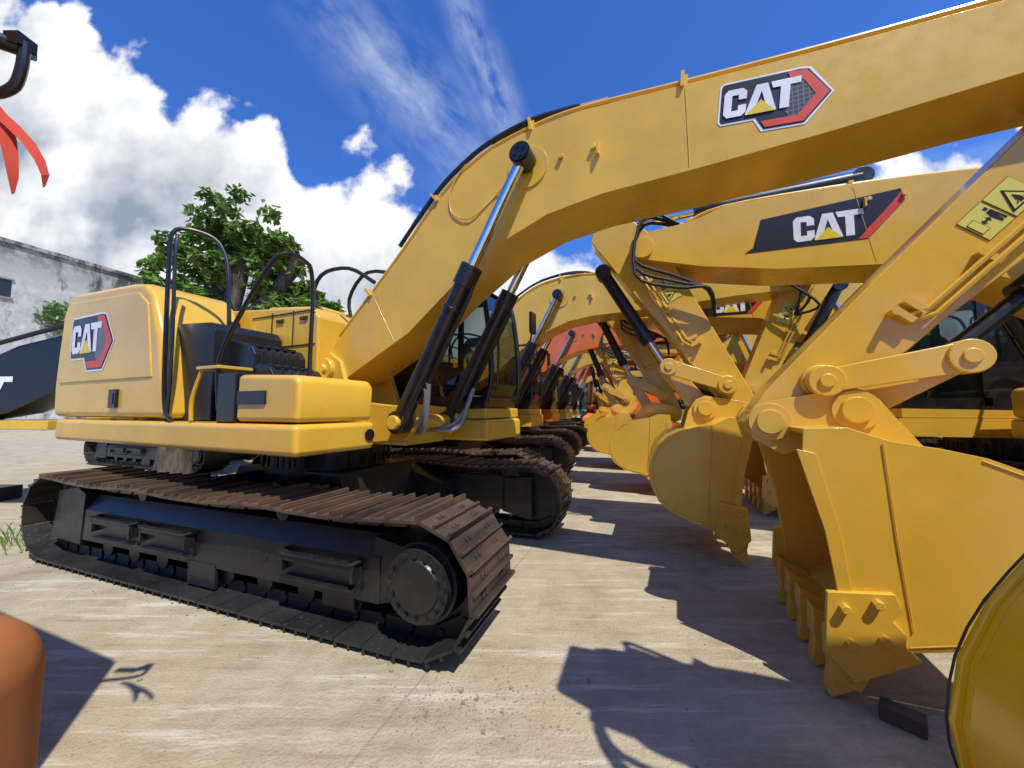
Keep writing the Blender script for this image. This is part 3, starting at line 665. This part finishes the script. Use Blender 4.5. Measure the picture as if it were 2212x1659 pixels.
# orange loader with mirror arm and ribbons
orr=root('tracked_loader',(0,0,0),0,'orange tracked loader with black mirror arm on concrete','loader')
g=G();g.prism([(-4.4,-2.2),(-1.85,-2.2),(-1.55,-1.8),(-1.50,.62),(-1.62,.95),(-3.4,1.62),(-4.4,1.62)],1.0,3.0,'z');obj('body',g,ORG,orr,bev=.06)
g=G();g.prism([(-1.7,-.6),(-.7,-.6),(-.60,-.5),(-.565,.40),(-.61,.53),(-.8,.58),(-1.7,.58)],.35,1.34,'z');obj('fender',g,ORG2,orr,bev=.11,seg=5)
g=G()
for y in(-1.8,.3): g.prism(capsule((-4.0,.42),(-1.6,.42),.4),y-.25,y+.25)
obj('track',g,TRK,orr,bev=.02)
g=G();X0=-.105;Z0=.04
g.tube([(-1.7,.5,2.98),(-1.75,.75,2.8),(-1.62+X0,.98,2.49+Z0),(-1.45+X0,1.02,2.48+Z0),(-1.375+X0,1.03,2.505+Z0),(-1.35+X0,1.03,2.56+Z0),(-1.345+X0,1.03,2.65+Z0)],.013,10)
g.box((-1.36+X0,1.03,2.65+Z0),(.045,.045,.035));g.cyl((-1.42+X0,1.0,2.64+Z0),(-1.345+X0,1.05,2.64+Z0),.022,n=16);g.box((-1.46+X0,1.0,2.655+Z0),(.12,.025,.04))
obj('mirror_arm',g,BLK,orr)
def ribbon(pts,w0):
    g=G();v=[]
    for i,(x,y,z) in enumerate(pts):
        k=i/(len(pts)-1);w=w0*(1-.35*k)*(.4 if i==len(pts)-1 else 1);a=.5+k*1.2
        v+=[(x-w*math.cos(a),y-w*math.sin(a)*.6,z),(x+w*math.cos(a),y+w*math.sin(a)*.6,z+.01)]
    g.add(v,[(2*i,2*i+1,2*i+3,2*i+2) for i in range(len(pts)-1)]);return g
g=ribbon([(-1.54,1.0,2.49),(-1.48,1.0,2.45),(-1.42,1.0,2.40),(-1.37,1.0,2.35),(-1.335,1.0,2.30),(-1.315,1.0,2.255),(-1.315,1.0,2.22)],.020)
g2=ribbon([(-1.50,1.0,2.47),(-1.455,1.0,2.42),(-1.43,1.0,2.36),(-1.415,1.0,2.30),(-1.405,1.0,2.25),(-1.40,1.0,2.20)],.024);g.add(g2.v,g2.f)
thing(obj('ribbon',g,CLOTH,recalc=False),'torn red cloth ribbon hanging in the air from mirror arm','ribbon')

g=G();g.box((0,0,.04),(.17,.09,.08));o=obj('wood_block',g,WOOD,bev=.008);o.location=(1.99,2.0,0);o.rotation_euler=(0,0,-.85);thing(o,'weathered brown wood block on the concrete by the bucket teeth','wood block')

# ------------------------------------------------------------------ setting
g=G();g.add([(-400,-200,0),(400,-200,0),(400,600,0),(-400,600,0)],[(0,1,2,3)])
gr=obj('ground',g,mk_ground(),recalc=False);gr['kind']='structure'
g=G()
for i in range(1300):
    q=R.random()
    if q<.35: x=R.gauss(-.2,.3);y=R.gauss(2.1,.13)
    elif q<.65: x=R.uniform(-5,-.6);y=3.85-.37*(x+5)+R.gauss(0,.1)+.25
    else: x=R.uniform(-5,3);y=R.uniform(1.3,6)
    s=R.uniform(.001,.005) if R.random()<.96 else R.uniform(.005,.012)
    g.box((x,y,s*.4),(s*2,s*1.5,s),0,Matrix.Rotation(R.random()*6,3,'Z')@Matrix.Rotation(R.uniform(-.5,.5),3,'X'))
db=obj('gravel',g,flat('gravel_stone',(.30,.25,.18),.9));db['kind']='stuff';db['label']='loose grit and small stones on the concrete'
def leaves(g,c,rad,n,size,rr,droop=.3,flatn=.0):
    for i in range(n):
        while 1:
            p=Vector((rr.uniform(-1,1),rr.uniform(-1,1),rr.uniform(-1,1)))
            if .25<p.length<1: break
        p=Vector((p.x*rad[0],p.y*rad[1],p.z*rad[2]))+Vector(c)
        s=size*rr.uniform(.6,1.3)
        d=Vector((rr.gauss(0,1),rr.gauss(0,1),rr.gauss(-droop,.6))).normalized();sd=d.cross(Vector((rr.gauss(0,.5),rr.gauss(0,.5),1))).normalized()
        up=d.cross(sd)*.15*s
        g.add([p,p+d*s*.5+sd*s*.27+up,p+d*s,p+d*s*.5-sd*s*.27+up],[(0,1,2,3)])
g=G();rr=random.Random(5)
for i in range(500):
    x=-5.75+rr.gauss(0,.3);y=5.1+rr.gauss(0,.4);h=rr.uniform(.06,.26);a=rr.random()*6.28;dx=math.cos(a)*h*.4;dy=math.sin(a)*h*.4
    g.add([(x-.005,y,0),(x+.005,y,0),(x+dx*.5+.003,y+dy*.5,h*.7),(x+dx,y+dy,h)],[(0,1,2,3)])
w=obj('grass',g,LEAF,recalc=False,smooth=False);w['kind']='stuff';w['label']='small tuft of weeds at the edge of the concrete'
def tree(loc,trunks,clumps,label,n,size,seed):
    rt=root('tree',loc,0,label,'tree');rr=random.Random(seed)
    g=G()
    for pts,rs in trunks: g.tube(pts,rs,14,sm=4)
    obj('trunk',g,BARK,rt)
    g=G()
    for c,rd in clumps:
        for k in range(9):
            q=Vector((rr.uniform(-1,1),rr.uniform(-1,1),rr.uniform(-.8,1))).normalized()*rr.uniform(.4,1.15)
            cc=(c[0]+q.x*rd,c[1]+q.y*rd,c[2]+q.z*rd*.8)
            leaves(g,cc,(rd*.36,rd*.36,rd*.3),int(n/9),size,rr,droop=.6)
    obj('crown',g,LEAF,rt,recalc=False,smooth=False)
    return rt
tree((-7.25,8.0,0),[([(0,0,-.05),(.05,0,.6),(.2,0,1.6),(.5,0,2.8)],[.36,.3,.28,.3]),
 ([(.4,0,2.5),(.6,0,3.4),(.75,.1,4.5),(.8,.1,5.0)],[.24,.18,.14,.17]),
 ([(.5,0,2.6),(1.0,-.1,3.4),(1.25,-.1,4.3),(1.3,-.1,4.9)],[.26,.2,.17,.2]),
 ([(.6,0,2.8),(1.5,.1,3.7),(2.1,.1,4.4),(2.45,.1,5.0)],[.22,.17,.14,.19]),
 ([(.75,0,4.6),(.4,.2,5.2),(.1,.2,5.7)],[.08,.05,.02]),([(1.3,0,4.8),(1.5,.2,5.4),(1.4,.2,6.0)],[.07,.05,.02])],
 [((.3,.2,5.45),.6),((-.2,-.1,4.85),.55),((1.0,.1,5.9),.6),((1.6,.0,5.6),.6),((.3,.0,4.4),.5),((-.3,-.1,4.2),.45),((-.2,-.1,3.6),.4),((2.0,.2,4.6),.5),((2.75,.1,4.1),.45),((1.7,.1,4.0),.5),((2.4,-.2,3.5),.45),((1.6,.1,5.0),.45),((2.9,0,3.8),.4),((.9,.3,5.2),.5),((2.1,-.1,5.1),.35),((2.7,0,3.1),.4),((.8,-.45,3.9),.35),((1.0,-.4,4.7),.35),((.2,-.2,3.6),.4)],
 'thick pollarded tree with drooping green leaves and cut limbs',600,.18,3)
tree((-6.4,13.0,0),[([(0,0,0),(0,0,1.5),(.1,0,3)],[.2,.16,.1])],[((0,0,4.8),.7),((.6,.2,4.5),.7),((-.5,0,4.1),.7),((.9,0,3.6),.8),((.2,.3,3.3),.8)],'young green tree standing behind the machines',600,.17,8)
tree((-9.8,17.0,0),[([(0,0,0),(0,0,1.5),(.1,0,3)],[.2,.16,.1])],[((0,0,4.2),1.0),((1.2,.2,3.6),1.0),((-1.2,0,3.2),1.0),((2.0,0,3.0),.9)],'green tree standing behind the machines',500,.18,9)
g=G();rr=random.Random(11)
for i in range(70):
    x=-25+i*1.6+rr.uniform(-1,1);y=58+rr.uniform(-4,4);h=rr.uniform(3,6.5)
    leaves(g,(x,y,h*.55),(2.0,1.5,h*.5),170,.7,rr)
w=obj('wood',g,LEAF,recalc=False,smooth=False);w['kind']='stuff';w['label']='distant belt of green trees on the horizon'
wl=root('building',(-36.6,26.5,0),math.radians(-13.6),'old white rendered building with black damp stains','building')
g=G()
g.prism([(-14,0),(40,0),(40,13.7),(-14,13.7)],-8,0,'x');g.prism([(-14,13.7),(40,13.7),(40,14.0),(-14,14.0)],-8,.15,'x')
obj('wall',g,mk_wall(),wl,bev=.02)
DW=flat('dark_window',(.03,.035,.04),.2);WF=flat('window_frame',(.3,.28,.25),.7)
for y in(-8.0,-4.0,-.75):
    g=G();g.box((.01,y,10.4),(.04,1.5,1.3));wi=obj('window',g,DW,wl)
    g=G();g.box((.05,y,11.1),(.1,1.7,.12));g.box((.05,y,9.7),(.12,1.7,.12));g.box((.045,y,10.4),(.05,.06,1.28));obj('frame',g,WF,wi)
g=G();rr=random.Random(2);leaves(g,(-35.9,29.0,9.0),(1.0,1.3,1.3),600,.4,rr);pl_=obj('plant',g,LEAF,recalc=False,smooth=False)
thing(pl_,'shrub growing out of the stained building wall','plant')

# ------------------------------------------------------------------ world
wd=bpy.data.worlds.new("World");scene.world=wd;wd.use_nodes=True;nt=wd.node_tree
bg=nt.nodes['Background'];sun_dir=Vector((.5,-.86,0)).normalized();EL=math.radians(59)
sk=nd(nt,'ShaderNodeTexSky');sk.sky_type='NISHITA';sk.sun_disc=False;sk.sun_elevation=EL;sk.sun_rotation=math.atan2(sun_dir.x,sun_dir.y);sk.air_density=1.0;sk.dust_density=.3;sk.ozone_density=3
tc=nd(nt,'ShaderNodeTexCoord');sp=nd(nt,'ShaderNodeSeparateXYZ');nt.links.new(tc.outputs['Generated'],sp.inputs[0])
def M(op,a,b=None,c=None,clamp=False):
    n=nd(nt,'ShaderNodeMath');n.operation=op;n.use_clamp=clamp
    for i,v in enumerate((a,b,c)):
        if v is None:continue
        if hasattr(v,'links'): nt.links.new(v,n.inputs[i])
        else:n.inputs[i].default_value=v
    return n.outputs[0]
ya=M('MAXIMUM',M('ABSOLUTE',sp.outputs[1]),.05)
px=M('DIVIDE',sp.outputs[0],ya);pz=M('DIVIDE',sp.outputs[2],ya)
cx=nd(nt,'ShaderNodeCombineXYZ');nt.links.new(px,cx.inputs[0]);nt.links.new(pz,cx.inputs[1])
def wn(scale,detail,rough,off=(0,0,0),st=(1,1,1),rot=0,src=None):
    mp=nd(nt,'ShaderNodeMapping');mp.inputs['Location'].default_value=off;mp.inputs['Scale'].default_value=st;mp.inputs['Rotation'].default_value=(0,0,rot)
    nt.links.new(src or cx.outputs[0],mp.inputs[0]);n=nd(nt,'ShaderNodeTexNoise');n.inputs['Scale'].default_value=scale;n.inputs['Detail'].default_value=detail;n.inputs['Roughness'].default_value=rough
    nt.links.new(mp.outputs[0],n.inputs['Vector']);return n
hx=M('MULTIPLY_ADD',px,.3,.5,clamp=True)
hr=nd(nt,'ShaderNodeValToRGB');e=hr.color_ramp.elements
st=[(-1.6,1.30),(-1.2,1.08),(-1.0,.95),(-.8,.88),(-.66,.84),(-.60,.68),(-.45,.68),(-.3,.66),(-.22,.52),(.2,.49),(.6,.54),(1.0,.64),(1.15,.78),(1.5,.82)]
while len(e)<len(st): e.new(.5)
for i,(p,h_) in enumerate(st): e[i].position=p*.3+.5;e[i].color=(h_/2,)*3+(1,)
nt.links.new(hx,hr.inputs[0]);H=M('MULTIPLY',hr.outputs[0],2)
n1=wn(3.2,7,.55);n2=wn(9,4,.6,(4,2,0))
vv=nd(nt,'ShaderNodeTexVoronoi');vv.feature='SMOOTH_F1';vv.inputs['Scale'].default_value=9;vv.inputs['Smoothness'].default_value=.35
wv=nd(nt,'ShaderNodeVectorMath');wv.operation='MULTIPLY_ADD';wv.inputs[1].default_value=(.13,.13,0);nt.links.new(n2.outputs['Color'],wv.inputs[0]);nt.links.new(cx.outputs[0],wv.inputs[2]);nt.links.new(wv.outputs[0],vv.inputs['Vector'])
bil=M('MULTIPLY',M('SUBTRACT',.45,vv.outputs['Distance']),.2)
hgt=M('ADD',M('ADD',M('SUBTRACT',H,pz),M('MULTIPLY',M('SUBTRACT',n1.outputs['Fac'],.5),.75)),bil)
mr=nd(nt,'ShaderNodeMapRange');mr.interpolation_type='SMOOTHSTEP';mr.inputs[1].default_value=-.02;mr.inputs[2].default_value=.06;nt.links.new(hgt,mr.inputs[0])
fr_=nd(nt,'ShaderNodeMapRange');fr_.interpolation_type='SMOOTHSTEP';fr_.inputs[1].default_value=-.05;fr_.inputs[2].default_value=.08;nt.links.new(sp.outputs[1],fr_.inputs[0])
dens=M('MULTIPLY',mr.outputs[0],fr_.outputs[0])
n1b=wn(3.2,4,.55,(.05,-.07,0))
lit=M('MULTIPLY',M('SUBTRACT',n1.outputs['Fac'],n1b.outputs['Fac']),2.4)
deep=nd(nt,'ShaderNodeMapRange');deep.inputs[1].default_value=.08;deep.inputs[2].default_value=.42;nt.links.new(hgt,deep.inputs[0])
gn=wn(2.4,5,.5,(7,3,0))
grey=M('MULTIPLY',deep.outputs[0],M('MULTIPLY_ADD',gn.outputs['Fac'],2.8,-.75,clamp=True))
sh=M('ADD',M('SUBTRACT',.97,M('MULTIPLY',grey,.78)),M('ADD',lit,M('MULTIPLY',bil,1.6)),clamp=True)
cr=nd(nt,'ShaderNodeValToRGB');e=cr.color_ramp.elements;e[0].position=.1;e[0].color=(2.2,2.7,3.4,1);e[1].position=.9;e[1].color=(7.2,7.3,7.5,1);nt.links.new(sh,cr.inputs[0])
def streak(p0,p1,w,gain):
    dx,dz=p1[0]-p0[0],p1[1]-p0[1];L=math.hypot(dx,dz);dx/=L;dz/=L
    perp=M('ADD',M('MULTIPLY',px,-dz),M('MULTIPLY_ADD',pz,dx,p0[0]*dz-p0[1]*dx))
    al=M('ADD',M('MULTIPLY',px,dx),M('MULTIPLY_ADD',pz,dz,-(p0[0]*dx+p0[1]*dz)))
    cb=nd(nt,'ShaderNodeCombineXYZ');nt.links.new(M('MULTIPLY',al,2.6),cb.inputs[0]);nt.links.new(M('MULTIPLY',perp,7),cb.inputs[1])
    nn=wn(1.5,6,.6,(p0[0]*9,3,0),src=cb.outputs[0])
    m=M('SUBTRACT',1,M('DIVIDE',M('ABSOLUTE',perp),w),clamp=True)
    e1=M('SUBTRACT',1,M('ABSOLUTE',M('DIVIDE',M('SUBTRACT',al,L/2),L*.62)),clamp=True)
    return M('MULTIPLY',M('MULTIPLY',M('MULTIPLY',M('POWER',m,1.3),M('POWER',e1,.5)),fr_.outputs[0]),M('MULTIPLY_ADD',nn.outputs['Fac'],3.6*gain,-1.3*gain,clamp=True))
ws=M('MAXIMUM',streak((-.17,1.25),(.03,.68),.085,1.0),streak((-.55,1.2),(-.02,.60),.19,.7))
ws=M('MAXIMUM',ws,streak((.55,.52),(1.4,.72),.08,.8))
skc=mix(nt,1.0,sk.outputs[0],(.40,.77,1.45),'MULTIPLY')
c=mix(nt,M('MULTIPLY',ws,.7),skc,(6.0,6.4,7))
c=mix(nt,dens,c,cr.outputs[0])
nt.links.new(c,bg.inputs[0]);bg.inputs[1].default_value=.145
sl=bpy.data.lights.new('sun','SUN');sl.energy=5.0;sl.angle=math.radians(.5);sl.color=(1,.96,.87)
so=bpy.data.objects.new('sun',sl);COL.objects.link(so)
tos=Vector((sun_dir.x*math.cos(EL),sun_dir.y*math.cos(EL),math.sin(EL)));so.rotation_euler=tos.to_track_quat('Z','Y').to_euler();so.location=(3,-5,12)
cam=bpy.data.cameras.new('camera');co=bpy.data.objects.new('camera',cam);COL.objects.link(co);scene.camera=co
cam.sensor_width=36;cam.lens=36*800/2212;cam.clip_start=.02;cam.clip_end=2000
co.location=(0,0,1.6);co.rotation_euler=(math.radians(94.0),0,0)
scene.view_settings.view_transform='Standard';scene.view_settings.look='None';scene.view_settings.exposure=0
